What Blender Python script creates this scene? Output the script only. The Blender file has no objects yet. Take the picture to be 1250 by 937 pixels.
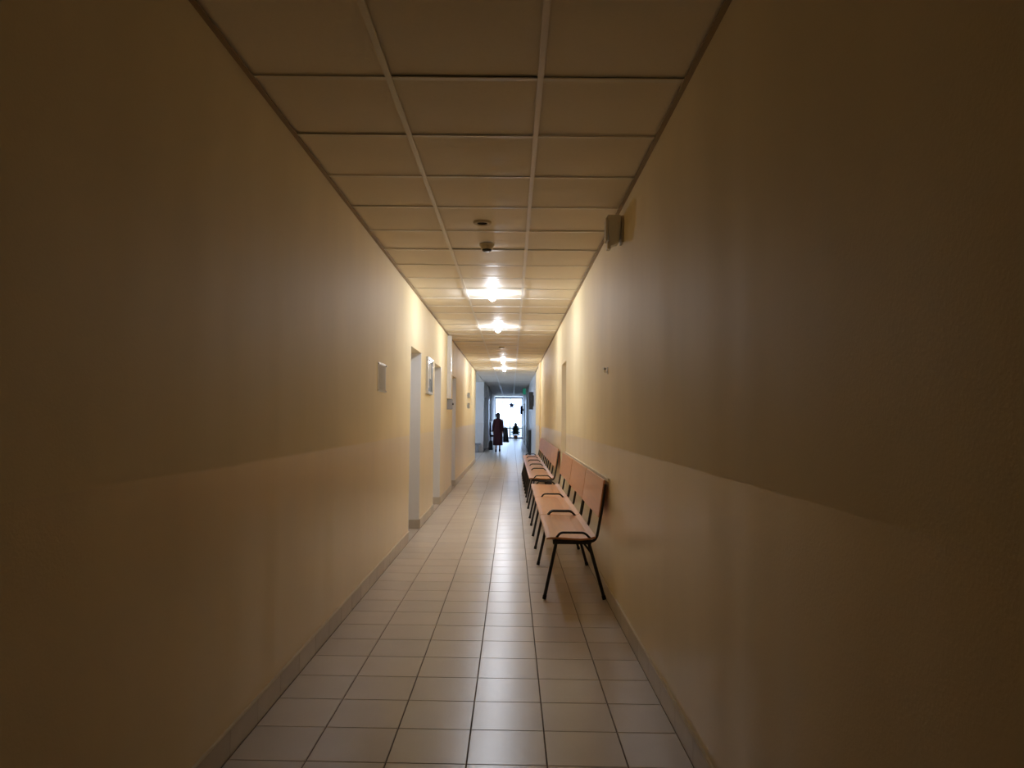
import bpy, bmesh, math, random
from mathutils import Vector, Matrix
random.seed(7)
S = bpy.context.scene
C = S.collection

# ------------------------------------------------------------------ camera, world, exposure
cam_d = bpy.data.cameras.new('camera')
cam = bpy.data.objects.new('camera', cam_d); C.objects.link(cam)
cam_d.sensor_width = 36.0
cam_d.lens = 897 / 1250 * 36.0
cam_d.clip_start = 0.05; cam_d.clip_end = 400
PITCH = math.atan(41.5 / 897); ROLL = math.radians(0.5)
cam.matrix_world = (Matrix.Translation((0, 0, 1.285)) @ Matrix.Rotation(math.pi / 2 + PITCH, 4, 'X')
                    @ Matrix.Rotation(ROLL, 4, 'Z'))
S.camera = cam

W = bpy.data.worlds.new('world'); S.world = W; W.use_nodes = True
bg = W.node_tree.nodes['Background']
bg.inputs['Color'].default_value = (0.54, 0.71, 1.0, 1)      # overcast daylight, cool against the warm lamps
bg.inputs['Strength'].default_value = 6.0

BULB = 385.0                                                  # emission of each lit ceiling bulb
BULB_COL = (0.94, 1.0, 1.12)

S.view_settings.view_transform = 'Standard'
S.view_settings.look = 'None'
S.view_settings.gamma = 1
S.view_settings.use_curve_mapping = False
S.view_settings.exposure = 0.1
S.cycles.diffuse_bounces = 8
S.cycles.max_bounces = 14
S.cycles.sample_clamp_indirect = 6.0

# ------------------------------------------------------------------ dimensions (metres; y runs down the corridor)
XL, XR, ZC = -1.06, 0.695, 2.631
YB, YE, YW = -2.6, 21.5, 46.6        # back wall, end of the yellow part, end window
DADO = 1.095
SKIRT = 0.103

# ------------------------------------------------------------------ materials
def new_mat(name):
    m = bpy.data.materials.new(name); m.use_nodes = True
    return m, m.node_tree.nodes, m.node_tree.links, m.node_tree.nodes['Principled BSDF']

def mat(name, col, rough=0.5, metal=0.0, var=0.0, scale=20.0, stretch=(1, 1, 1), bump=0.0, bscale=80.0, rnd=0.0, spec=0.5, emit=None, es=0.0):
    m, n, l, p = new_mat(name)
    p.inputs['Base Color'].default_value = (*col, 1)
    p.inputs['Roughness'].default_value = rough
    p.inputs['Metallic'].default_value = metal
    p.inputs['Specular IOR Level'].default_value = spec
    tc = n.new('ShaderNodeTexCoord')
    src = None
    if var > 0:
        mp = n.new('ShaderNodeMapping'); mp.inputs['Scale'].default_value = stretch
        l.new(tc.outputs['Object'], mp.inputs['Vector'])
        nz = n.new('ShaderNodeTexNoise'); nz.inputs['Scale'].default_value = scale; nz.inputs['Detail'].default_value = 5
        l.new(mp.outputs['Vector'], nz.inputs['Vector'])
        mx = n.new('ShaderNodeMix'); mx.data_type = 'RGBA'
        mx.inputs['A'].default_value = (*[c * (1 - var) for c in col], 1)
        mx.inputs['B'].default_value = (*[min(1, c * (1 + var)) for c in col], 1)
        l.new(nz.outputs['Fac'], mx.inputs['Factor'])
        src = mx.outputs['Result']
    if rnd > 0:
        oi = n.new('ShaderNodeObjectInfo')
        mr = n.new('ShaderNodeMapRange'); mr.inputs['To Min'].default_value = 1 - rnd; mr.inputs['To Max'].default_value = 1 + rnd
        l.new(oi.outputs['Random'], mr.inputs['Value'])
        hs = n.new('ShaderNodeHueSaturation'); hs.inputs['Color'].default_value = (*col, 1)
        if src: l.new(src, hs.inputs['Color'])
        l.new(mr.outputs['Result'], hs.inputs['Value'])
        src = hs.outputs['Color']
    if src: l.new(src, p.inputs['Base Color'])
    if bump > 0:
        nb = n.new('ShaderNodeTexNoise'); nb.inputs['Scale'].default_value = bscale; nb.inputs['Detail'].default_value = 4
        l.new(tc.outputs['Object'], nb.inputs['Vector'])
        b = n.new('ShaderNodeBump'); b.inputs['Strength'].default_value = bump; b.inputs['Distance'].default_value = 0.01
        l.new(nb.outputs['Fac'], b.inputs['Height']); l.new(b.outputs['Normal'], p.inputs['Normal'])
    if emit:
        p.inputs['Emission Color'].default_value = (*emit, 1); p.inputs['Emission Strength'].default_value = es
    return m

def wall_paint(name, up, low, r_up, r_low, wav=0.35, spec_up=0.4):
    """satin paint above, oil-paint dado below DADO; hand-rolled vertical unevenness"""
    m, n, l, p = new_mat(name)
    g = n.new('ShaderNodeNewGeometry')
    sx = n.new('ShaderNodeSeparateXYZ'); l.new(g.outputs['Position'], sx.inputs[0])
    wob = n.new('ShaderNodeTexNoise'); wob.inputs['Scale'].default_value = 3.0; wob.inputs['Detail'].default_value = 3
    l.new(g.outputs['Position'], wob.inputs['Vector'])
    ma = n.new('ShaderNodeMath'); ma.operation = 'MULTIPLY_ADD'; ma.inputs[1].default_value = 0.012
    l.new(wob.outputs['Fac'], ma.inputs[0]); l.new(sx.outputs['Z'], ma.inputs[2])
    st = n.new('ShaderNodeMapRange'); st.inputs['From Min'].default_value = DADO - 0.001 + 0.006; st.inputs['From Max'].default_value = DADO + 0.003 + 0.006
    l.new(ma.outputs[0], st.inputs['Value'])
    # blotchy colour
    mp = n.new('ShaderNodeMapping'); mp.inputs['Scale'].default_value = (1.2, 1.2, 0.5); l.new(g.outputs['Position'], mp.inputs['Vector'])
    bl = n.new('ShaderNodeTexNoise'); bl.inputs['Scale'].default_value = 2.0; bl.inputs['Detail'].default_value = 6; l.new(mp.outputs[0], bl.inputs['Vector'])
    mr = n.new('ShaderNodeMapRange'); mr.inputs['To Min'].default_value = 0.9; mr.inputs['To Max'].default_value = 1.08; l.new(bl.outputs['Fac'], mr.inputs['Value'])
    mx = n.new('ShaderNodeMix'); mx.data_type = 'RGBA'
    mx.inputs['A'].default_value = (*low, 1); mx.inputs['B'].default_value = (*up, 1)
    l.new(st.outputs['Result'], mx.inputs['Factor'])
    hs = n.new('ShaderNodeHueSaturation'); l.new(mx.outputs['Result'], hs.inputs['Color']); l.new(mr.outputs['Result'], hs.inputs['Value'])
    l.new(hs.outputs['Color'], p.inputs['Base Color'])
    rr = n.new('ShaderNodeMapRange'); rr.inputs['To Min'].default_value = r_low; rr.inputs['To Max'].default_value = r_up
    l.new(st.outputs['Result'], rr.inputs['Value']); l.new(rr.outputs['Result'], p.inputs['Roughness'])
    sr = n.new('ShaderNodeMapRange'); sr.inputs['To Min'].default_value = 0.5; sr.inputs['To Max'].default_value = spec_up
    l.new(st.outputs['Result'], sr.inputs['Value']); l.new(sr.outputs['Result'], p.inputs['Specular IOR Level'])
    # vertical undulation + fine roller stipple
    mv = n.new('ShaderNodeMapping'); mv.inputs['Scale'].default_value = (1.6, 1.6, 0.07); l.new(g.outputs['Position'], mv.inputs['Vector'])
    nv = n.new('ShaderNodeTexNoise'); nv.inputs['Scale'].default_value = 1.6; nv.inputs['Detail'].default_value = 1.0; l.new(mv.outputs[0], nv.inputs['Vector'])
    b1 = n.new('ShaderNodeBump'); b1.inputs['Strength'].default_value = wav; b1.inputs['Distance'].default_value = 0.05; l.new(nv.outputs['Fac'], b1.inputs['Height'])
    ns = n.new('ShaderNodeTexNoise'); ns.inputs['Scale'].default_value = 120; ns.inputs['Detail'].default_value = 2; l.new(g.outputs['Position'], ns.inputs['Vector'])
    b2 = n.new('ShaderNodeBump'); b2.inputs['Strength'].default_value = 0.12; b2.inputs['Distance'].default_value = 0.004
    l.new(ns.outputs['Fac'], b2.inputs['Height']); l.new(b1.outputs['Normal'], b2.inputs['Normal']); l.new(b2.outputs['Normal'], p.inputs['Normal'])
    return m

def glass_mat(name, tint=(0.97, 0.985, 1.0), gloss=0.06):
    m = bpy.data.materials.new(name); m.use_nodes = True
    n, l = m.node_tree.nodes, m.node_tree.links
    n.clear()
    o = n.new('ShaderNodeOutputMaterial'); t = n.new('ShaderNodeBsdfTransparent'); g = n.new('ShaderNodeBsdfGlossy'); x = n.new('ShaderNodeMixShader')
    t.inputs['Color'].default_value = (*tint, 1); g.inputs['Roughness'].default_value = 0.03; x.inputs['Fac'].default_value = gloss
    l.new(t.outputs[0], x.inputs[1]); l.new(g.outputs[0], x.inputs[2]); l.new(x.outputs[0], o.inputs['Surface'])
    return m

M = {}
M['yellow'] = wall_paint('cream_yellow_paint', (0.915, 0.78, 0.495), (0.865, 0.72, 0.455), 0.6, 0.30, 0.20, 0.12)
M['greywall'] = wall_paint('cool_white_paint', (0.76, 0.76, 0.76), (0.70, 0.69, 0.68), 0.5, 0.35, 0.1)
M['white'] = mat('white_gloss_enamel', (0.80, 0.80, 0.80), 0.3, var=0.03, scale=6)
M['cream'] = mat('cream_enamel', (0.84, 0.73, 0.52), 0.35, var=0.03, scale=6)
M['plaster'] = mat('bare_plaster', (0.5, 0.5, 0.5), 0.8)
M['grout'] = mat('dark_grout', (0.11, 0.085, 0.065), 0.8, var=0.25, scale=9)
M['tile'] = mat('beige_floor_tile', (0.64, 0.575, 0.51), 0.27, var=0.07, scale=3.5, rnd=0.05, bump=0.05, bscale=30, spec=0.55)
M['skirt'] = mat('beige_skirting_tile', (0.54, 0.47, 0.38), 0.35, var=0.1, scale=14, rnd=0.07)
M['bead'] = mat('pale_grout_bead', (0.80, 0.73, 0.60), 0.6, var=0.1, scale=25)
M['ctile'] = mat('mineral_ceiling_tile', (0.905, 0.83, 0.70), 0.6, var=0.03, scale=60, rnd=0.03, bump=0.12, bscale=140, spec=0.2)
M['tbar'] = mat('white_grid_steel', (0.86, 0.82, 0.74), 0.32, var=0.03, scale=8)
M['angle'] = mat('tan_wall_angle', (0.36, 0.27, 0.16), 0.5, var=0.05, scale=8)
M['beech'] = mat('varnished_beech_plywood', (0.64, 0.29, 0.115), 0.3, var=0.16, scale=5, stretch=(9, 0.7, 9), rnd=0.06)
M['ply_edge'] = mat('plywood_edge', (0.33, 0.20, 0.10), 0.6, var=0.2, scale=60)
M['black'] = mat('black_enamel_steel', (0.012, 0.010, 0.010), 0.35, var=0.1, scale=20)
M['rubber'] = mat('black_rubber', (0.010, 0.009, 0.009), 0.75)
M['plastic_w'] = mat('cream_white_plastic', (0.72, 0.70, 0.66), 0.3, var=0.02, scale=30)
M['plastic_tan'] = mat('tan_plastic', (0.52, 0.44, 0.31), 0.4, var=0.04, scale=30)
M['plastic_g'] = mat('grey_plastic', (0.30, 0.30, 0.31), 0.4, var=0.04, scale=30)
M['paper'] = mat('printed_paper', (0.88, 0.84, 0.76), 0.7, var=0.10, scale=18)
M['acrylic'] = mat('clear_acrylic_sleeve', (0.90, 0.88, 0.82), 0.3, var=0.03, scale=10)
M['alu'] = mat('brushed_aluminium', (0.72, 0.73, 0.75), 0.28, metal=0.7)
M['boardgrey'] = mat('grey_board', (0.42, 0.44, 0.46), 0.12, var=0.2, scale=6)
M['dark'] = mat('near_black_panel', (0.010, 0.010, 0.012), 0.5, var=0.1, scale=10)
M['lens'] = mat('recess_shade_black', (0.012, 0.009, 0.007), 0.9, spec=0.05)  # matt black that paints in the shade of the lamp recess
M['chrome'] = mat('polished_chrome', (0.85, 0.85, 0.85), 0.12, metal=1.0)
M['bulb'] = mat('lit_bulb', (1, 1, 1), 0.4, emit=BULB_COL, es=BULB)
M['winframe'] = mat('grey_window_frame', (0.30, 0.31, 0.33), 0.4, var=0.03, scale=8)
M['glass'] = glass_mat('window_glass')
M['clearfilm'] = glass_mat('clear_film', (1, 1, 1), 0.03)
M['brown'] = mat('dark_brown_door', (0.06, 0.035, 0.028), 0.4, var=0.15, scale=5, stretch=(6, 6, 0.6))
M['redwood'] = mat('red_brown_wood', (0.13, 0.045, 0.03), 0.4, var=0.15, scale=5, stretch=(6, 6, 0.6))
M['coat'] = mat('maroon_wool', (0.045, 0.006, 0.010), 0.9, var=0.25, scale=8)
M['skin'] = mat('skin', (0.42, 0.24, 0.17), 0.55, var=0.05, scale=12)
M['hair'] = mat('dark_hair', (0.012, 0.009, 0.009), 0.6, var=0.2, scale=40)
M['cloth_b'] = mat('black_fabric', (0.010, 0.009, 0.012), 0.9, var=0.2, scale=20)
M['leaf'] = mat('dark_green_needles', (0.012, 0.045, 0.022), 0.7, var=0.3, scale=10)
M['bark'] = mat('bark', (0.06, 0.04, 0.025), 0.9)
M['terracotta'] = mat('terracotta', (0.20, 0.08, 0.05), 0.8)
M['green'] = mat('lit_green_sign', (0.02, 0.25, 0.15), 0.4, emit=(0.05, 0.55, 0.36), es=0.22)
M['navy'] = mat('navy_foil', (0.03, 0.035, 0.09), 0.4)
M['outside'] = mat('outdoor_paving', (0.45, 0.46, 0.47), 0.9, var=0.1, scale=2)

# ------------------------------------------------------------------ mesh helpers
def obj(name, bm, m, parent=None, smooth=False):
    me = bpy.data.meshes.new(name)
    bmesh.ops.recalc_face_normals(bm, faces=bm.faces[:])
    bm.to_mesh(me); bm.free()
    if smooth:
        for p in me.polygons: p.use_smooth = True
    return obj_me(name, me, m, parent)

def obj_me(name, me, m, parent=None):
    if m and not me.materials: me.materials.append(M[m])
    o = bpy.data.objects.new(name, me); C.objects.link(o)
    if parent: o.parent = parent
    return o

def tag(o, label=None, cat=None, group=None, kind=None):
    if label: o['label'] = label
    if cat: o['category'] = cat
    if group: o['group'] = group
    if kind: o['kind'] = kind
    return o

def thing(name, label, cat, loc=(0, 0, 0), group=None, kind=None):
    o = bpy.data.objects.new(name, None); C.objects.link(o); o.location = loc; o.empty_display_size = 0.1
    return tag(o, label, cat, group, kind)

def box(bm, x0, x1, y0, y1, z0, z1, bev=0.0):
    vs = [bm.verts.new(p) for p in ((x0, y0, z0), (x1, y0, z0), (x1, y1, z0), (x0, y1, z0), (x0, y0, z1), (x1, y0, z1), (x1, y1, z1), (x0, y1, z1))]
    fs = [bm.faces.new([vs[i] for i in f]) for f in ((3, 2, 1, 0), (4, 5, 6, 7), (0, 1, 5, 4), (1, 2, 6, 5), (2, 3, 7, 6), (3, 0, 4, 7))]
    if bev > 0:
        es = list({e for f in fs for e in f.edges})
        bmesh.ops.bevel(bm, geom=es, offset=bev, segments=2, affect='EDGES', profile=0.6)
    return vs

def bx(*a, bev=0.0):
    bm = bmesh.new(); box(bm, *a, bev=bev); return bm

def sweep(bm, pts, r, n=8, cap=True, taper=None):
    pts = [Vector(p) for p in pts]; rings = []
    up = None
    for i, p in enumerate(pts):
        t = (pts[min(i + 1, len(pts) - 1)] - pts[max(i - 1, 0)]).normalized()
        if up is None:
            up = t.orthogonal().normalized()
        else:
            up = (up - t * up.dot(t)).normalized()
        b = t.cross(up)
        rr = r if taper is None else taper[i]
        rings.append([bm.verts.new(p + rr * (math.cos(2 * math.pi * k / n) * up + math.sin(2 * math.pi * k / n) * b)) for k in range(n)])
    for a, c in zip(rings, rings[1:]):
        for k in range(n):
            bm.faces.new((a[k], a[(k + 1) % n], c[(k + 1) % n], c[k]))
    if cap:
        bm.faces.new(rings[0][::-1]); bm.faces.new(rings[-1])

def tube(pts, r, n=8, taper=None):
    bm = bmesh.new(); sweep(bm, pts, r, n, taper=taper); return bm

def lathe(prof, n=24, at=(0, 0, 0)):
    """profile of (radius, z) turned about z"""
    bm = bmesh.new(); rings = []
    for r, z in prof:
        if r < 1e-5: rings.append([bm.verts.new((at[0], at[1], at[2] + z))])
        else: rings.append([bm.verts.new((at[0] + r * math.cos(2 * math.pi * k / n), at[1] + r * math.sin(2 * math.pi * k / n), at[2] + z)) for k in range(n)])
    for a, c in zip(rings, rings[1:]):
        for k in range(n):
            q = [a[k % len(a)], a[(k + 1) % len(a)], c[(k + 1) % len(c)], c[k % len(c)]]
            q2 = []
            for v in q:
                if v not in q2: q2.append(v)
            if len(q2) > 2: bm.faces.new(q2)
    return bm

def arc(p, q, corner, n=6):
    p, q, c = Vector(p), Vector(q), Vector(corner)
    return [tuple((1 - t) ** 2 * p + 2 * t * (1 - t) * c + t * t * q) for t in [i / n for i in range(n + 1)]]

def prism(poly, axis, a, b, bev=0.0):
    """extrude a 2-D outline along an axis between a and b"""
    bm = bmesh.new()
    def P(u, v, w): return {'x': (w, u, v), 'y': (u, w, v), 'z': (u, v, w)}[axis]
    A = [bm.verts.new(P(u, v, a)) for u, v in poly]; B = [bm.verts.new(P(u, v, b)) for u, v in poly]
    bm.faces.new(A); bm.faces.new(B[::-1])
    for i in range(len(poly)):
        j = (i + 1) % len(poly); bm.faces.new((A[i], B[i], B[j], A[j]))
    if bev: bmesh.ops.bevel(bm, geom=bm.edges[:], offset=bev, segments=2, affect='EDGES')
    return bm

# ------------------------------------------------------------------ the shell
# floor: grout bed with proud tiles (the rows run slightly out of square, as in the real corridor)
floor = tag(obj('floor', bx(-5.3, 1.0, YB - 0.3, YW + 0.3, -0.12, -0.003), 'grout'), 'beige ceramic tile corridor floor with dark joints', 'floor', kind='structure')
PIT = 0.3005; J = 0.0018; SK = -0.022
X0 = -0.7585 - PIT
COLS = [(X0 + 0.008, X0 + PIT)] + [(X0 + PIT * i, X0 + PIT * (i + 1)) for i in range(1, 5)] + [(X0 + PIT * 5, XR - 0.008)]
def floor_tile(bm, x0, x1, y0, y1, sk=SK):
    e = 0.0016
    x0 += J; x1 -= J; y0 += J; y1 -= J
    lo = [(x0, y0), (x1, y0), (x1, y1), (x0, y1)]
    hi = [(x0 + e, y0 + e), (x1 - e, y0 + e), (x1 - e, y1 - e), (x0 + e, y1 - e)]
    A = [bm.verts.new((x, y + sk * x, -0.003)) for x, y in lo]; B = [bm.verts.new((x, y + sk * x, 0.0)) for x, y in hi]
    bm.faces.new(B)
    for i in range(4): bm.faces.new((A[i], A[(i + 1) % 4], B[(i + 1) % 4], B[i]))
tile_me = []
for x0, x1 in COLS:
    bm = bmesh.new(); floor_tile(bm, x0, x1, 0, PIT)
    me = bpy.data.meshes.new('tile'); bmesh.ops.recalc_face_normals(bm, faces=bm.faces[:]); bm.to_mesh(me); bm.free(); me.materials.append(M['tile'])
    tile_me.append(me)
PY = 0.3025
R0 = 2.788 - PY                       # first row the picture shows
for r in range(50):
    for c in range(6):
        t = obj_me('floor_tile', tile_me[c], None, floor); t.location = (0, R0 + PY * r, 0); t.scale = (1, PY / PIT, 1)
bm = bmesh.new()
r = -1
while R0 + PY * r > YB + 0.02:
    for a, b in COLS: floor_tile(bm, a, b, R0 + PY * r, R0 + PY * (r + 1))
    r -= 1
r = 50
while R0 + PY * (r + 1) < YW + 0.05:
    for a, b in COLS: floor_tile(bm, a, b, R0 + PY * r, R0 + PY * (r + 1))
    r += 1
y = YE + 0.3
while y + PY < 27.7:
    for k in range(12): floor_tile(bm, X0 - PIT * (k + 1), X0 - PIT * k, y, y + PY, 0)
    y += PY
for xa, xb, ops in ((XL - 0.24, XL + 0.006, ((7.66, 8.56), (10.03, 10.98), (13.08, 13.95))), (XR - 0.006, XR + 0.24, ((9.40, 10.28),))):
    for ya, yb in ops:
        for k in range(3): floor_tile(bm, xa, xb, ya + (yb - ya) * k / 3, ya + (yb - ya) * (k + 1) / 3, 0)
tag(obj('distant_floor_tiles', bm, 'tile', floor), kind='stuff')

# ceiling: slab, lay-in tiles, steel grid
ceiling = tag(obj('ceiling', bx(-5.3, 1.0, YB - 0.3, YW + 0.3, ZC + 0.03, ZC + 0.2), 'plaster'), 'suspended corridor ceiling of square mineral tiles in steel grid', 'ceiling', kind='structure')
GX = [XL, -0.501, 0.103, XR]
GY0 = 2.872 - 0.6 * 9
rows = int((YW - GY0) / 0.6) + 1
def ceil_tile_mesh(x0, x1, sag):
    bm = bmesh.new(); n = 4; g = 0.002
    vs = [[bm.verts.new((x0 + g + (x1 - x0 - 2 * g) * i / n, g + (0.6 - 2 * g) * j / n,
                         -sag * (1 - (2 * i / n - 1) ** 2) * (1 - (2 * j / n - 1) ** 2))) for j in range(n + 1)] for i in range(n + 1)]
    for i in range(n):
        for j in range(n): bm.faces.new((vs[i][j], vs[i][j + 1], vs[i + 1][j + 1], vs[i + 1][j]))
    me = bpy.data.meshes.new('ceiling_tile'); bm.to_mesh(me); bm.free(); me.materials.append(M['ctile'])
    for p in me.polygons: p.use_smooth = True
    return me
ct = [[ceil_tile_mesh(GX[c], GX[c + 1], s) for s in (0.003, 0.006, 0.009)] for c in range(3)]
tee_me = bpy.data.meshes.new('cross_tee'); bm = bx(XL, XR, -0.012, 0.012, ZC, ZC + 0.004); bmesh.ops.recalc_face_normals(bm, faces=bm.faces[:]); bm.to_mesh(tee_me); bm.free(); tee_me.materials.append(M['tbar'])
for r in range(rows):
    y = GY0 + 0.6 * r
    for c in range(3):
        t = obj_me('ceiling_tile', random.choice(ct[c]), None, ceiling)
        t.location = (0, y, ZC + 0.012 + random.uniform(-0.0015, 0.0015))
        t.rotation_euler = (random.uniform(-0.004, 0.004), 0, 0)
    if r:
        t = obj_me('cross_tee', tee_me, None, ceiling); t.location = (0, y, random.uniform(0, 0.0015))
for x in GX[1:3]:
    obj('main_runner', bx(x - 0.012, x + 0.012, YB, YW, ZC - 0.002, ZC + 0.004), 'tbar', ceiling)
for n_, (x0, x1) in enumerate(((XL, XL + 0.022), (XR - 0.022, XR))):
    obj('wall_angle', bx(x0, x1, YB, YE - 0.1, ZC - 0.003, ZC + 0.004), 'angle', ceiling)
bm = bmesh.new()
for i in range(7):
    for j in range(11): box(bm, XL - 0.57 * (i + 1) + 0.003, XL - 0.57 * i - 0.003, YE + 0.3 + 0.54 * j + 0.003, YE + 0.3 + 0.54 * (j + 1) - 0.003, ZC + 0.004, ZC + 0.016)
tag(obj('side_hall_ceiling_tiles', bm, 'ctile', ceiling), kind='stuff')

def wall_along_y(name, xf, xb, y0, y1, openings, m, label, z0=-0.003, z1=ZC + 0.03):
    """a wall whose face is x = xf, back x = xb, pierced by openings (ya, yb, za, zb)"""
    bm = bmesh.new(); y = y0
    for ya, yb, za, zb in openings:
        box(bm, min(xf, xb), max(xf, xb), y, ya, z0, z1)
        box(bm, min(xf, xb), max(xf, xb), ya, yb, zb, z1)
        if za > 0: box(bm, min(xf, xb), max(xf, xb), ya, yb, z0, za)
        y = yb
    box(bm, min(xf, xb), max(xf, xb), y, y1, z0, z1)
    bmesh.ops.remove_doubles(bm, verts=bm.verts[:], dist=1e-4)
    return tag(obj(name, bm, m), label, 'wall', kind='structure')

DL = [(7.66, 8.56), (10.03, 10.98), (13.08, 13.95)]
DR = [(9.40, 10.28)]
DH = 2.03
wl = wall_along_y('wall_left', XL, XL - 0.25, YB, YE, [(a, b, 0, DH) for a, b in DL], 'yellow', 'long cream yellow left wall with darker dado and door recesses')
wr = wall_along_y('wall_right', XR, XR + 0.25, YB, 21.3, [(a, b, 0, DH) for a, b in DR], 'yellow', 'long cream yellow right wall behind the benches')
wlf = wall_along_y('wall_left_far', XL, XL - 0.25, 27.7, YW + 0.1, [(28.6, 30.9, 0, 2.1), (36.5, 37.4, 0, 2.05)], 'greywall', 'cool white left wall beyond the side hall')
wrf = wall_along_y('wall_right_far', XR, XR + 0.25, 21.3, YW + 0.1, [(29.1, 30.3, 0, 2.1), (38.2, 42.2, 0, 2.1)], 'greywall', 'cool white right wall of the far hall')
tag(obj('wall_back', bx(XL - 0.25, XR + 0.25, YB - 0.2, YB, -0.003, ZC + 0.03), 'yellow'), 'cream yellow wall closing the corridor behind the viewer', 'wall', kind='structure')
tag(obj('wall_side_hall_far', bx(-5.2, XL - 0.25, 27.7, 27.95, -0.003, ZC + 0.03), 'greywall'), 'cool white wall of the side hall facing the corridor', 'wall', kind='structure')
tag(obj('wall_side_hall_near', bx(-5.2, XL - 0.25, YE - 0.25, YE, -0.003, ZC + 0.03), 'greywall'), 'cool white near wall of the side hall', 'wall', kind='structure')
bm = bmesh.new()
for a in ((YE, 22.4, 0, ZC), (26.8, 27.7, 0, ZC), (22.4, 26.8, 0, 0.8), (22.4, 26.8, 2.4, ZC)):
    box(bm, -5.2, -5.0, a[0], a[1], a[2] - 0.003, a[3] + 0.03 if a[3] == ZC else a[3])
tag(obj('wall_side_hall_end', bm, 'greywall'), 'cool white end wall of the side hall with wide window', 'wall', kind='structure')
# pilaster on the right wall, painted with it
tag(obj('trim_1', bx(XR - 0.035, XR, 17.5, 18.6, -0.003, ZC - 0.001), 'yellow'), 'shallow cream pilaster on the right wall before the far hall', 'pilaster', kind='structure')

# baseboards: skirting tiles with a pale bead of grout on top
def baseboard(name, x_face, sgn, spans, label, reveals):
    b = thing(name, label, 'baseboard', kind='structure')
    me = bpy.data.meshes.new('skirting_tile')
    bm = bx(min(0, sgn * 0.009), max(0, sgn * 0.009), 0.0012, 0.2993, 0, SKIRT, bev=0.0012); bm.to_mesh(me); bm.free(); me.materials.append(M['skirt'])
    for a, c in spans:
        n = max(1, round((c - a) / 0.3)); s = (c - a) / n
        for k in range(n):
            t = obj_me('skirting_tile', me, None, b); t.location = (x_face, a + k * s, 0); t.scale = (1, s / 0.3, 1)
        obj('grout_bead', bx(min(x_face, x_face + sgn * 0.010), max(x_face, x_face + sgn * 0.010), a, c, SKIRT, SKIRT + 0.007), 'bead', b)
    for ya, yb in reveals:
        for y0, y1 in ((ya, ya + 0.03), (yb - 0.03, yb)):
            obj('skirting_tile', bx(min(x_face, x_face - sgn * 0.19), max(x_face, x_face - sgn * 0.19), y0, y1, 0, SKIRT), 'skirt', b)
    return b
def gaps(y0, y1, ops):
    out = []; y = y0
    for a, c in ops: out.append((y, a)); y = c
    out.append((y, y1)); return out
baseboard('baseboard_left', XL, 1, gaps(YB, YE, DL), 'low beige tile skirting along the left wall', DL)
baseboard('baseboard_right', XR, -1, gaps(YB, 17.5, DR), 'low beige tile skirting along the right wall', DR)

# doors set back in the recesses
def door(name, x_face, sgn, ya, yb, label, leaf='white', h=DH, lining='white'):
    d = thing(name, label, 'door', (x_face, ya, 0), kind='structure')
    w = yb - ya
    s = -sgn                                            # into the wall
    X = lambda a, b: (min(s * a, s * b), max(s * a, s * b))
    for y0, y1 in ((0, 0.022), (w - 0.022, w)):
        obj('jamb_lining', bx(*X(0.001, 0.19), y0, y1, SKIRT + 0.001, h - 0.001), lining, d)
    obj('head_lining', bx(*X(0.14, 0.24), 0.022, w - 0.022, h - 0.04, h - 0.001), 'white', d)
    lf = obj('door_leaf', bx(*X(0.19, 0.23), 0.025, w - 0.025, 0.008, h - 0.042, bev=0.002), leaf, d)
    pz = ((0.2, 0.9), (1.05, h - 0.2))
    for z0, z1 in pz: obj('panel', bx(*X(0.184, 0.192), 0.15, w - 0.15, z0, z1, bev=0.004), leaf, lf)
    bm = bmesh.new(); hx = s * 0.15
    sweep(bm, [(s * 0.19, w - 0.09, 1.03), (hx, w - 0.09, 1.03), (hx, w - 0.10, 1.03), (hx, w - 0.21, 1.03)], 0.008, 8)
    obj('handle', bm, 'alu', lf, True)
door('door_1', XL, 1, *DL[0], 'white door in the nearest recess of the left wall')
door('door_2', XL, 1, *DL[1], 'white door in the middle recess of the left wall')
door('door_3', XL, 1, *DL[2], 'white door in the farthest recess of the left wall')
door('door_4', XR, -1, *DR[0], 'white door in the recess of the right wall', lining='cream')
door('door_5', XR, -1, 29.1, 30.3, 'dark brown door on the right of the far hall', 'brown', 2.1)
for k, (a, b) in enumerate(((38.2, 40.2), (40.2, 42.2))):
    door('door_%d' % (6 + k), XR, -1, a, b, ['nearer red brown door leaf on the right by the end window', 'farther red brown door leaf on the right by the end window'][k], 'redwood', 2.1)
door('door_8', XL, 1, 36.5, 37.4, 'dark brown door on the left of the far hall', 'brown', 2.05)
# glazed side door on the left of the far hall
gd = thing('door_9', 'dark framed glazed side door on the left of the far hall', 'door', (XL, 28.6, 0), kind='structure')
for y0, y1 in ((0, 0.1), (1.1, 1.2), (2.2, 2.3)): obj('stile', bx(-0.14, -0.08, y0, y1, 0.002, 2.098), 'brown', gd)
for z0, z1 in ((0.002, 0.1), (1.02, 1.12), (2.0, 2.098)):
    for y0, y1 in ((0.1, 1.1), (1.2, 2.2)): obj('rail', bx(-0.14, -0.08, y0, y1, z0, z1), 'brown', gd)
for y0, y1 in ((0.1, 1.1), (1.2, 2.2)):
    obj('lower_panel', bx(-0.125, -0.095, y0, y1, 0.1, 1.02), 'brown', gd)
    obj('pane', bx(-0.113, -0.107, y0, y1, 1.12, 2.0), 'glass', gd)
# daylit stretch of wall beyond it, put in as a white slab
tag(obj('trim_2', bx(XL, XL + 0.06, 31.6, 33.2, -0.003, ZC - 0.002), 'white'), 'white slab standing for a lit stretch of the far left wall', 'pillar', kind='structure')
tag(obj('trim_3', bx(XR - 0.05, XR, 32.4, 36.0, -0.003, ZC - 0.002), 'white'), 'white painted pillar on the right of the far hall', 'pillar', kind='structure')

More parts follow.
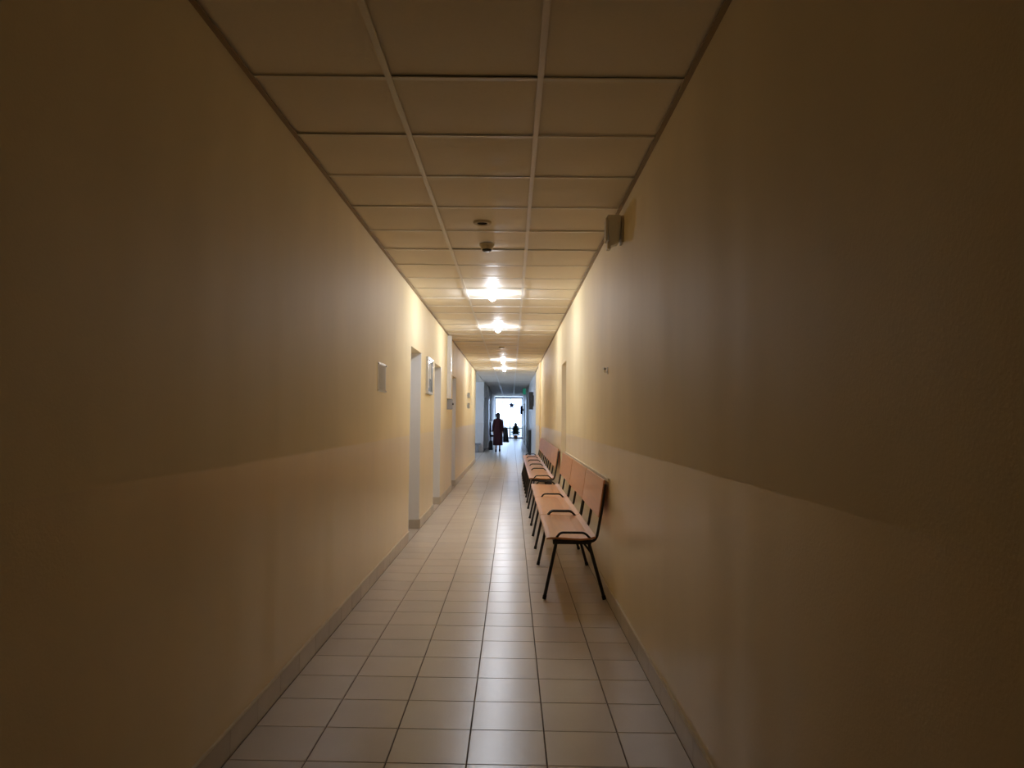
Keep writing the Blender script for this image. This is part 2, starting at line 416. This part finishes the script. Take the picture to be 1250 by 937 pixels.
# end window
w1 = thing('window_1', 'tall bright window filling the end of the corridor', 'window', (0, YW, 0), kind='structure')
for x0, x1 in ((XL, XL + 0.06), (-0.12, -0.06), (XR - 0.06, XR)): obj('mullion', bx(x0, x1, 0, 0.08, 0.0, ZC), 'winframe', w1)
for x0, x1 in ((XL + 0.06, -0.12), (-0.06, XR - 0.06)):
    for z0, z1 in ((0, 0.08), (0.62, 0.67), (2.5, ZC)): obj('transom', bx(x0, x1, 0, 0.08, z0, z1), 'winframe', w1)
    for z0, z1 in ((0.08, 0.62), (0.67, 2.5)): obj('pane', bx(x0, x1, 0.036, 0.044, z0, z1), 'glass', w1)
w2 = thing('window_2', 'wide window lighting the side hall', 'window', (-5.0, 22.4, 0), kind='structure')
for y0, y1 in ((0, 0.07), (1.43, 1.5), (2.9, 2.97), (4.33, 4.4)): obj('mullion', bx(-0.14, -0.06, y0, y1, 0.8, 2.4), 'white', w2)
for y0, y1 in ((0.07, 1.43), (1.5, 2.9), (2.97, 4.33)):
    obj('pane', bx(-0.103, -0.097, y0, y1, 0.87, 2.33), 'glass', w2)
    for z0, z1 in ((0.8, 0.87), (2.33, 2.4)): obj('rail', bx(-0.14, -0.06, y0, y1, z0, z1), 'white', w2)
tag(obj('ground', bx(-40, 40, YW + 0.4, YW + 90, -0.5, -0.2), 'outside'), 'pale paving outside the end window', 'ground', kind='structure')

# ------------------------------------------------------------------ linked plywood benches on black steel frames
def bench(name, label, boards, frames, loops, backs):
    """boards: (ya, yb) seat boards; frames: y of leg frames; loops: y of low arm loops; backs: y of back tubes"""
    y0 = boards[0][0]
    b = thing(name, label, 'bench', (0, y0, 0))
    Y = lambda y: y - y0
    prof = [(0.256, 0.436), (0.264, 0.440), (0.285, 0.442), (0.34, 0.442), (0.42, 0.437), (0.50, 0.434), (0.565, 0.440), (0.605, 0.452)]
    for ya, yb in boards:
        bm = bmesh.new(); n = len(prof); t = 0.013
        top = [[bm.verts.new((x, Y(y), z)) for x, z in prof] for y in (ya + 0.004, yb - 0.004)]
        bot = [[bm.verts.new((x, Y(y), z - t)) for x, z in prof] for y in (ya + 0.004, yb - 0.004)]
        for i in range(n - 1):
            bm.faces.new((top[0][i], top[0][i + 1], top[1][i + 1], top[1][i])); bm.faces.new((bot[0][i], bot[1][i], bot[1][i + 1], bot[0][i + 1]))
            for s in (0, 1): bm.faces.new((top[s][i], bot[s][i], bot[s][i + 1], top[s][i + 1]))
        for i in (0, n - 1): bm.faces.new((top[0][i], top[1][i], bot[1][i], bot[0][i]))
        obj('seat', bm, 'beech', b)
        # backrest: gently bowed board
        bm = bmesh.new(); bp = [(0.622, 0.585), (0.632, 0.65), (0.642, 0.72), (0.651, 0.79), (0.660, 0.848)]
        F = [[bm.verts.new((x, Y(y), z)) for x, z in bp] for y in (ya + 0.009, yb - 0.009)]
        K = [[bm.verts.new((x + t, Y(y), z)) for x, z in bp] for y in (ya + 0.009, yb - 0.009)]
        for i in range(len(bp) - 1):
            bm.faces.new((F[0][i], F[0][i + 1], F[1][i + 1], F[1][i])); bm.faces.new((K[0][i], K[1][i], K[1][i + 1], K[0][i + 1]))
            for s in (0, 1): bm.faces.new((F[s][i], K[s][i], K[s][i + 1], F[s][i + 1]))
        for i in (0, len(bp) - 1): bm.faces.new((F[0][i], F[1][i], K[1][i], K[0][i]))
        obj('backrest', bm, 'beech', b)
    ya, yb = boards[0][0], boards[-1][1]
    for x in (0.335, 0.545): obj('beam', bx(x - 0.014, x + 0.014, Y(ya + 0.01), Y(yb - 0.01), 0.396, 0.421), 'black', b)
    for y in frames:
        v = Y(y)
        for nm, p, q in (('front_leg', (0.326, v, 0.405), (0.243, v, 0.012)), ('rear_leg', (0.556, v, 0.405), (0.668, v, 0.012))):
            lg = obj(nm, tube([p, q], 0.0125, 10), 'black', b, True)
            d = (Vector(q) - Vector(p)).normalized()
            obj('foot_cap', tube([Vector(q) - d * 0.02, Vector(q) + d * 0.008], 0.0145, 10), 'rubber', lg)
        obj('side_plate', bx(0.30, 0.575, v - 0.014, v + 0.014, 0.392, 0.424, bev=0.003), 'black', b)
        obj('brace', tube([(0.52, v, 0.40), (0.585, v, 0.318)], 0.008, 8), 'black', b, True)
    for y in loops:
        v = Y(y)
        pts = [(0.315, v, 0.424), (0.325, v, 0.438)] + arc((0.335, v, 0.450), (0.375, v, 0.474), (0.35, v, 0.474)) + arc((0.505, v, 0.474), (0.55, v, 0.45), (0.53, v, 0.474)) + [(0.572, v, 0.43)]
        obj('arm_loop', tube(pts, 0.0085, 8), 'black', b, True)
    for y in backs:
        v = Y(y)
        pts = [(0.50, v, 0.408), (0.56, v, 0.412)] + arc((0.575, v, 0.414), (0.620, v, 0.48), (0.612, v, 0.42), 8) + [(0.637, v, 0.575), (0.652, v, 0.66), (0.672, v, 0.82)]
        obj('back_tube', tube(pts, 0.0105, 8), 'black', b, True)
    return b
bench('linked_bench', 'near row of three beech plywood seats on black tube frame by right wall',
      [(5.26, 6.49), (6.50, 7.94), (7.95, 9.52)], [5.285, 6.50, 7.28, 8.06, 8.84, 9.49],
      [5.275, 6.475, 6.525, 7.945, 9.49], [5.275, 5.86, 6.468, 6.53, 7.28, 7.92, 7.975, 8.78, 9.49])
e2 = [10.45, 11.98, 13.10, 14.35, 15.6, 16.8]
bench('linked_bench', 'farther row of beech plywood seats on black tube frame beyond the near row',
      list(zip(e2, e2[1:])), [10.48] + [v for a, b in zip(e2, e2[1:]) for v in ((a + b) / 2, b - 0.02)],
      [10.46] + [v for v in e2[1:-1]] + [16.78], [10.46] + [v for a, b in zip(e2, e2[1:]) for v in ((a + b) / 2, b - 0.02)])
tag(obj('bumper_rail', bx(XR - 0.012, XR, 5.22, 9.45, 0.842, 0.862, bev=0.002), 'bead'), 'thin pale wooden strip on right wall behind the near backrests', 'rail')

# ------------------------------------------------------------------ ceiling fittings
def downlight(y, x, lit, label):
    d = thing('downlight', label, 'light', (x, y, ZC), 'round downlights in the middle ceiling tiles')
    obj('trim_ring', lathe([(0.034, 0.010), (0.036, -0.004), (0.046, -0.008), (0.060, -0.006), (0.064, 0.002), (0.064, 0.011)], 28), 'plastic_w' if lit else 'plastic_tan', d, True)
    if lit:
        obj('bulb', lathe([(0.0, -0.080), (0.020, -0.075), (0.034, -0.063), (0.040, -0.045), (0.037, -0.026), (0.030, -0.008), (0.028, 0.004)], 16), 'bulb', d, True)
    else:
        obj('lens', lathe([(0.0, -0.0035), (0.02, -0.0035), (0.038, -0.003)], 24), 'lens', d, True)  # flat black disc in place of the shaded hollow
downlight(5.03, -0.215, False, 'unlit round recessed downlight nearest the viewer')
downlight(7.92, -0.22, True, 'nearest lit downlight glowing on the ceiling')
downlight(10.86, -0.214, True, 'second lit downlight along the ceiling')
downlight(14.02, -0.20, False, 'unlit downlight in the darker stretch of ceiling')
downlight(17.08, -0.214, True, 'third lit downlight, past the darker stretch of ceiling')
downlight(19.95, -0.213, True, 'farthest lit downlight where the yellow walls end')
sd = thing('smoke_detector', 'small round smoke detector hanging behind the unlit downlight', 'smoke detector', (-0.205, 5.66, ZC))
obj('base', lathe([(0.0, 0.004), (0.058, 0.004), (0.058, -0.010), (0.052, -0.016)], 24), 'plastic_tan', sd, True)
obj('housing', lathe([(0.050, -0.012), (0.046, -0.034), (0.038, -0.040)], 24), 'plastic_tan', sd, True)
obj('sensor_chamber', lathe([(0.037, -0.036), (0.036, -0.050), (0.025, -0.056), (0.0, -0.057)], 24), 'dark', sd, True)
obj('indicator', lathe([(0.0, -0.061), (0.006, -0.058), (0.007, -0.055)], 10, (0.012, -0.01, 0)), 'plastic_w', sd, True)

# motion detector at the top of the right wall
md = thing('motion_detector', 'cream wedge shaped motion detector high on the right wall', 'detector', (XR, 4.57, 2.375))
obj('mount_plate', bx(-0.014, 0, 0.0, 0.10, 0.02, 0.19, bev=0.003), 'plastic_tan', md)
bm = bmesh.new()
lo = [(-0.025, 0.005, 0.02), (-0.025, 0.105, 0.02), (-0.085, 0.10, 0.0), (-0.085, 0.012, 0.0)]
hi = [(-0.014, 0.0, 0.195), (-0.014, 0.11, 0.195), (-0.105, 0.10, 0.195), (-0.105, 0.005, 0.195)]
A = [bm.verts.new(p) for p in lo]; B = [bm.verts.new(p) for p in hi]
bm.faces.new(A); bm.faces.new(B)
for i in range(4): bm.faces.new((A[i], A[(i + 1) % 4], B[(i + 1) % 4], B[i]))
bmesh.ops.bevel(bm, geom=bm.edges[:], offset=0.006, segments=2, affect='EDGES')
obj('housing', bm, 'plastic_w', md)
bm = prism([(0.02, 0.03), (0.09, 0.03), (0.085, -0.018), (0.028, -0.018)], 'x', -0.100, -0.078, 0.003)
obj('lens_window', bm, 'plastic_w', md)
obj('front_cover', prism([(0.012, 0.03), (0.096, 0.03), (0.096, 0.18), (0.012, 0.18)], 'x', -0.112, -0.098, 0.003), 'plastic_w', md)

# small hook on the right wall
hk = thing('wall_hook', 'tiny shiny white hook on the bare right wall', 'hook', (XR, 5.33, 1.61))
obj('back_plate', bx(-0.005, 0, -0.012, 0.012, 0.0, 0.05, bev=0.002), 'plastic_w', hk)
obj('prong', tube([(-0.005, 0, 0.018)] + arc((-0.012, 0, 0.014), (-0.022, 0, 0.026), (-0.022, 0, 0.012)) + [(-0.022, 0, 0.034)], 0.005, 10), 'chrome', hk, True)
obj('knob', lathe([(0, -0.010), (0.008, -0.006), (0.010, 0), (0.008, 0.006), (0, 0.010)], 12, (-0.022, 0, 0.038)), 'plastic_w', hk, True)

# ------------------------------------------------------------------ left wall fittings
sg = thing('sign_holder', 'clear plastic sign sleeve with paper on left wall before the first door', 'sign', (XL, 5.78, 1.485))
obj('sleeve', bx(0, 0.004, 0, 0.37, 0, 0.235, bev=0.0015), 'acrylic', sg)
obj('paper', bx(0.004, 0.0055, 0.03, 0.34, 0.015, 0.22), 'paper', sg)
obj('cover', bx(0.0055, 0.0075, 0.012, 0.358, 0.007, 0.228), 'clearfilm', sg)
for y_, z_ in ((0.012, 0.012), (0.358, 0.012), (0.012, 0.222), (0.358, 0.222)):
    obj('stud', tube([(0.003, y_, z_), (0.012, y_, z_)], 0.006, 8), 'alu', sg)
pf = thing('framed_board', 'aluminium framed glazed notice board between the first two left doors', 'notice board', (XL, 9.02, 1.575))
for a in ((0, 0.56, 0, 0.03), (0, 0.56, 0.43, 0.46)): obj('frame_rail', bx(0.0, 0.03, *a, bev=0.003), 'alu', pf)
for a in ((0, 0.03, 0.03, 0.43), (0.53, 0.56, 0.03, 0.43)): obj('frame_stile', bx(0.0, 0.03, *a, bev=0.003), 'alu', pf)
obj('backing', bx(0, 0.010, 0.03, 0.53, 0.03, 0.43), 'boardgrey', pf)
for a in ((0.06, 0.26, 0.08, 0.38), (0.30, 0.50, 0.2, 0.4)): obj('notice', bx(0.010, 0.0115, *a), 'paper', pf)
obj('pane', bx(0.020, 0.023, 0.03, 0.53, 0.03, 0.43), 'glass', pf)
tr = thing('cable_trunking', 'white vertical cable trunking running down from ceiling on left wall', 'trunking', (XL, 11.95, 1.595))
obj('channel', bx(0, 0.05, 0, 0.10, 0, ZC - 1.605, bev=0.003), 'plastic_w', tr)
obj('cover_strip', bx(0.05, 0.068, 0.005, 0.095, 0.002, ZC - 1.607, bev=0.004), 'plastic_w', tr)
eb = thing('switch_box', 'grey electric switch box below the white trunking', 'switch box', (XL, 12.0, 1.415))
obj('housing', bx(0, 0.075, 0.0, 0.12, 0, 0.175, bev=0.006), 'plastic_g', eb)
obj('lid', bx(0.075, 0.085, 0.006, 0.114, 0.008, 0.167, bev=0.003), 'plastic_g', eb)
obj('switch_knob', tube([(0.085, 0.06, 0.09), (0.105, 0.06, 0.09)], 0.018, 12), 'dark', eb, True)
for z_, lab in ((1.74, 'upper small door number plate projecting far along left wall'), (1.50, 'lower small plate projecting far along left wall')):
    p = thing('door_plate', lab, 'sign', (XL, 17.3, z_), 'small plates past the third left door')
    obj('bracket', bx(0, 0.012, 0, 0.03, 0.03, 0.09), 'alu', p)
    obj('plate', bx(0.012, 0.07, 0.008, 0.02, 0, 0.13, bev=0.002), 'boardgrey', p)

# ------------------------------------------------------------------ far hall
dp = thing('wall_display', 'dark upright panel projecting high from far right wall', 'panel', (XR, 23.3, 1.56))
obj('bracket', bx(-0.02, 0, 0.02, 0.06, 0.1, 0.45), 'black', dp)
obj('casing', bx(-0.15, -0.02, 0.0, 0.09, 0, 0.56, bev=0.006), 'dark', dp)
obj('bezel', bx(-0.145, -0.025, -0.006, 0.002, 0.01, 0.55, bev=0.002), 'black', dp)
cb = thing('slim_cabinet', 'slim dark cabinet standing against far right wall under the dark panel', 'cabinet', (XR - 0.004, 25.9, 0))
obj('body', bx(-0.09, 0, 0, 0.9, 0.05, 0.86, bev=0.004), 'dark', cb)
obj('plinth', bx(-0.08, 0, 0.02, 0.88, 0, 0.05), 'black', cb)
obj('top', bx(-0.10, 0, -0.01, 0.91, 0.86, 0.885, bev=0.003), 'plastic_g', cb)
for a in (0.02, 0.46):
    dd = obj('door', bx(-0.10, -0.09, a, a + 0.42, 0.07, 0.84, bev=0.002), 'dark', cb)
    obj('knob', lathe([(0, -0.008), (0.008, 0), (0, 0.008)], 8, (-0.106, a + 0.21, 0.5)), 'alu', dd, True)
sp = thing('wall_speaker', 'black box loudspeaker on right wall near the end window', 'speaker', (XR, 43.0, 1.51))
obj('bracket', bx(-0.05, 0, 0.05, 0.09, 0.2, 0.3), 'black', sp)
obj('cabinet', bx(-0.20, -0.05, 0, 0.16, 0, 0.50, bev=0.01), 'dark', sp)
obj('grille', bx(-0.19, -0.06, -0.008, 0.002, 0.02, 0.48, bev=0.003), 'cloth_b', sp)
ex = thing('exit_sign', 'green lit exit sign projecting from the right wall near the ceiling', 'exit sign', (XR - 0.05, 32.3, 2.32))
obj('arm', bx(-0.03, 0, 0.012, 0.028, 0.12, 0.15), 'plastic_w', ex)
obj('housing', bx(-0.17, -0.03, 0.004, 0.04, 0, 0.27, bev=0.004), 'plastic_g', ex)
obj('face', bx(-0.165, -0.035, -0.002, 0.004, 0.006, 0.264), 'green', ex)

# balustrade before the end window
bl = thing('balustrade', 'low dark railing with upright bars before the end window', 'railing', (0, 46.25, 0))
obj('top_rail', bx(XL + 0.002, XR - 0.002, -0.03, 0.03, 0.63, 0.69, bev=0.005), 'brown', bl)
obj('bottom_rail', bx(XL + 0.002, XR - 0.002, -0.03, 0.03, 0.0, 0.07, bev=0.005), 'brown', bl)
for k in range(16):
    x = XL + 0.06 + k * (XR - XL - 0.12) / 15
    obj('bar', bx(x - 0.012, x + 0.012, -0.012, 0.012, 0.07, 0.63), 'plastic_g', bl)
# little conifer in a pot
tp = thing('potted_conifer', 'small dark green potted conifer before the end window', 'plant', (0.25, 45.7, 0))
obj('pot', lathe([(0, 0), (0.10, 0), (0.13, 0.18), (0.145, 0.18), (0.145, 0.22), (0.12, 0.22), (0.115, 0.19), (0, 0.19)], 20), 'terracotta', tp, True)
obj('trunk', tube([(0, 0, 0.18), (0.01, 0, 0.5), (0, 0, 0.98)], 0.015, 8, taper=[0.018, 0.012, 0.004]), 'bark', tp, True)
bm = bmesh.new()
for k in range(3200):
    t = random.random() ** 0.8; z = 0.26 + 0.76 * t
    R = 0.40 * (1 - t) ** 0.65 * (0.75 + 0.25 * math.cos(t * 28)) + 0.015
    a = random.uniform(0, 2 * math.pi); r0 = R * random.uniform(0.1, 0.55)
    d = Vector((math.cos(a), math.sin(a), 0)); s = Vector((-d.y, d.x, 0)) * random.uniform(0.018, 0.03)
    p = d * r0 + Vector((0, 0, z)); q = d * R + Vector((0, 0, z - 0.05 * random.uniform(0.2, 1.2)))
    u = Vector((0, 0, random.uniform(0.008, 0.014)))
    v = [bm.verts.new(w) for w in (p + s, p - s, q, p + u)]
    bm.faces.new((v[0], v[1], v[2])); bm.faces.new((v[0], v[3], v[2])); bm.faces.new((v[1], v[2], v[3]))
tag(obj('needles', bm, 'leaf', tp), kind='stuff')
# hanging star and ornaments
def star_poly(R, r, n=5): return [((R if k % 2 == 0 else r) * math.sin(math.pi * k / n), (R if k % 2 == 0 else r) * math.cos(math.pi * k / n)) for k in range(2 * n)]
st = thing('hanging_star', 'dark star ornament hanging before the end window', 'star', (0.0, 46.1, 2.08))
obj('star', prism(star_poly(0.23, 0.10), 'y', -0.012, 0.012), 'navy', st)
obj('string', tube([(0, 0, 0.16), (0, 0, ZC - 2.08)], 0.003, 6), 'black', st)
obj('tassel', tube([(0.0, 0, -0.06), (0.0, 0, -0.30)], 0.01, 6, taper=[0.010, 0.022]), 'navy', st)
for z_, x_, lab, s_ in ((2.28, -0.60, 'dark drop ornament hanging high at left of end window', 1.0), (1.90, -0.57, 'pale grey drop ornament hanging lower at left of end window', 0.8)):
    o_ = thing('hanging_ornament', lab, 'ornament', (x_, 46.1 if s_ == 1 else 45.85, z_), 'drop ornaments at the end window')
    obj('drop', lathe([(0, -0.09 * s_), (0.03 * s_, -0.05 * s_), (0.035 * s_, 0.0), (0.018 * s_, 0.07 * s_), (0, 0.10 * s_)], 12), 'navy' if s_ == 1 else 'plastic_g', o_, True)
    obj('string', tube([(0, 0, 0.08 * s_), (0, 0, ZC - z_)], 0.0025, 6), 'black', o_)
# black chair against the left wall
ch = thing('black_chair', 'black high backed chair against the left wall behind the walking person', 'chair', (-0.80, 34.6, 0))
obj('seat', bx(-0.22, 0.14, -0.22, 0.22, 0.40, 0.48, bev=0.02), 'cloth_b', ch)
obj('backrest', bx(-0.235, -0.17, -0.22, 0.22, 0.48, 1.08, bev=0.02), 'cloth_b', ch)
for x_ in (-0.2, 0.11):
    for y_ in (-0.19, 0.19): obj('leg', tube([(x_, y_, 0.41), (x_, y_, 0.0)], 0.016, 8), 'black', ch)
for y_ in (-0.21, 0.21): obj('armrest', tube([(-0.19, y_, 0.66), (0.08, y_, 0.66), (0.12, y_, 0.62), (0.12, y_, 0.46)], 0.016, 8), 'black', ch, True)
# low grey bench in the side hall
lb = thing('low_bench', 'low grey bench at the foot of the side hall wall', 'bench', (-1.75, 27.35, 0))
obj('seat', bx(-0.6, 0.6, -0.2, 0.3, 0.29, 0.34, bev=0.01), 'plastic_g', lb)
for x_ in (-0.5, 0.5):
    obj('leg', bx(x_ - 0.03, x_ + 0.03, -0.18, 0.28, 0, 0.29), 'plastic_g', lb)

# ------------------------------------------------------------------ the person walking away, carrying bags
pr = thing('person', 'person in long maroon coat walking away down the far hall with bags', 'person', (-0.52, 28.15, 0)); pr.scale = (0.82, 1, 1)
def person_body():
    V = []; Ed = []; Rad = []
    def v(p, r, parent=None):
        V.append(p); Rad.append(r if isinstance(r, tuple) else (r, r)); i = len(V) - 1
        if parent is not None: Ed.append((parent, i))
        return i
    pel = v((0, 0, 0.80), (0.125, 0.095))
    wai = v((0, 0, 0.96), (0.115, 0.085), pel)
    che = v((0, 0.01, 1.12), (0.13, 0.09), wai)
    shl = v((0, 0.005, 1.22), (0.09, 0.07), che)
    nec = v((0, 0.01, 1.275), 0.045, shl)
    jaw = v((0, 0.02, 1.335), (0.058, 0.066), nec)
    mid = v((0, 0.015, 1.40), (0.068, 0.082), jaw)
    v((0, 0.01, 1.455), (0.052, 0.062), mid)
    v((0, 0.105, 1.385), 0.010, mid)                       # nose
    for s in (-1, 1):
        v((s * 0.078, 0.005, 1.39), 0.012, mid)            # ears
        sh = v((s * 0.15, 0.0, 1.20), 0.055, shl)
        st_ = 0.10 * s
        el = v((s * 0.205, -0.03 - st_ * 0.3, 0.97), 0.042, sh)
        wr_ = v((s * 0.215, 0.03 - st_ * 0.4, 0.77), 0.028, el)
        pa = v((s * 0.215, 0.04 - st_ * 0.4, 0.71), (0.022, 0.036), wr_)
        base = V[pa]
        for k, (dy, ln) in enumerate(((-0.026, 0.050), (-0.009, 0.062), (0.009, 0.068), (0.026, 0.060))):
            a = v((base[0], base[1] + dy, base[2] - 0.03), 0.0085, pa)
            b = v((base[0] - s * 0.006, base[1] + dy, base[2] - 0.03 - ln * 0.55), 0.008, a)
            v((base[0] - s * 0.022, base[1] + dy, base[2] - 0.03 - ln), 0.007, b)
        a = v((base[0] - s * 0.010, base[1] + 0.038, base[2] - 0.005), 0.009, pa)
        v((base[0] - s * 0.024, base[1] + 0.050, base[2] - 0.035), 0.008, a)
        hp = v((s * 0.075, 0, 0.74), 0.085, pel)
        f = 0.16 * s
        kn = v((s * 0.08, f * 0.5 + 0.03, 0.43), 0.056, hp)
        cf = v((s * 0.08, f * 0.75 - 0.03, 0.30), 0.052, kn)
        an = v((s * 0.08, f, 0.075), 0.034, cf)
        v((s * 0.085, f + 0.13, 0.028), (0.036, 0.026), an)
    me = bpy.data.meshes.new('body'); me.from_pydata(V, Ed, [])
    o = obj_me('body', me, 'skin', pr)
    o.modifiers.new('Skin', 'SKIN'); 
    if not me.skin_vertices: me.attributes
    for i, sv in enumerate(me.skin_vertices[0].data):
        sv.radius = Rad[i]; sv.use_root = (i == 0)
    sub = o.modifiers.new('Sub', 'SUBSURF'); sub.levels = 2; sub.render_levels = 2
    return o
body = person_body()
def rings_mesh(rings, n=28, cap_lo=False, wob=0.0):
    bm = bmesh.new(); R = []
    for (cx_, cy_, z, rx, ry) in rings:
        R.append([bm.verts.new((cx_ + rx * (1 + wob * math.sin(7 * 2 * math.pi * k / n)) * math.cos(2 * math.pi * k / n), cy_ + ry * (1 + wob * math.sin(5 * 2 * math.pi * k / n + 1)) * math.sin(2 * math.pi * k / n), z)) for k in range(n)])
    for a, c in zip(R, R[1:]):
        for k in range(n): bm.faces.new((a[k], a[(k + 1) % n], c[(k + 1) % n], c[k]))
    return bm
coat = obj('coat', rings_mesh([(0, 0, 0.24, 0.215, 0.21), (0, 0, 0.25, 0.23, 0.225), (0, 0, 0.45, 0.225, 0.20), (0, 0, 0.70, 0.205, 0.16), (0, 0, 0.85, 0.185, 0.14), (0, 0, 0.98, 0.165, 0.12), (0, 0.005, 1.12, 0.185, 0.125), (0, 0.005, 1.20, 0.185, 0.105), (0, 0.005, 1.245, 0.13, 0.085), (0, 0.008, 1.285, 0.075, 0.070), (0, 0.0, 1.325, 0.070, 0.068)], wob=0.035), 'coat', pr, True)
for s in (-1, 1):
    st_ = 0.10 * s
    obj('sleeve', tube([(s * 0.13, 0, 1.215), (s * 0.165, 0, 1.17), (s * 0.215, -0.03 - st_ * 0.3, 0.97), (s * 0.225, 0.025 - st_ * 0.4, 0.775)], 0.05, 12, taper=[0.055, 0.066, 0.056, 0.045]), 'coat', coat, True)
    f = 0.16 * s
    obj('shoe', rings_mesh([(s * 0.083, f + 0.045, 0.0, 0.045, 0.125), (s * 0.083, f + 0.045, 0.03, 0.047, 0.127), (s * 0.083, f + 0.03, 0.06, 0.042, 0.095), (s * 0.082, f + 0.005, 0.095, 0.038, 0.045)], 16), 'cloth_b', pr, True)
    obj('eye', lathe([(0, -0.009), (0.009, 0), (0, 0.009)], 8, (s * 0.03, 0.088, 1.405)), 'cloth_b', pr, True)
obj('mouth', bx(-0.022, 0.022, 0.082, 0.09, 1.338, 1.346), 'terracotta', pr)
hair_r = [(0, -0.035, 1.275, 0.080, 0.050), (0, -0.028, 1.31, 0.095, 0.070), (0, -0.018, 1.38, 0.104, 0.090), (0, -0.010, 1.43, 0.098, 0.092), (0, 0.0, 1.47, 0.066, 0.074), (0, 0.0, 1.492, 0.03, 0.035), (0, 0, 1.495, 0.003, 0.003)]
obj('hair', rings_mesh(hair_r, 24, wob=0.02), 'hair', pr, True)
hb = thing('shoulder_bag', 'large black bag hanging at the right side of the walking person', 'bag', (-0.225, 27.98, 0.36))
obj('bag_body', rings_mesh([(0.02, 0, 0.0, 0.10, 0.07), (0.015, 0, 0.02, 0.115, 0.09), (0.0, 0, 0.25, 0.10, 0.085), (-0.01, 0, 0.48, 0.085, 0.06), (-0.015, 0, 0.56, 0.07, 0.03), (-0.015, 0, 0.575, 0.04, 0.01)], 24, wob=0.05), 'cloth_b', hb, True)
obj('strap', tube([(-0.03, -0.03, 0.55), (-0.075, -0.07, 0.75), (-0.115, 0.0, 0.90), (-0.075, 0.07, 0.75), (-0.03, 0.03, 0.55)], 0.011, 8), 'cloth_b', hb, True)
cbag = thing('carrier_bag', 'small dark carrier bag in the left hand of the walking person', 'bag', (-0.795, 28.12, 0.06))
obj('bag_body', rings_mesh([(0, 0, 0.0, 0.07, 0.05), (0, 0, 0.02, 0.085, 0.06), (0, 0, 0.25, 0.075, 0.05), (0, 0, 0.36, 0.05, 0.02)], 20, wob=0.06), 'cloth_b', cbag, True)
obj('handle', tube([(-0.03, 0, 0.35), (0.0, 0.04, 0.58), (0.02, 0.06, 0.61), (0.03, 0, 0.35)], 0.006, 8), 'cloth_b', cbag, True)
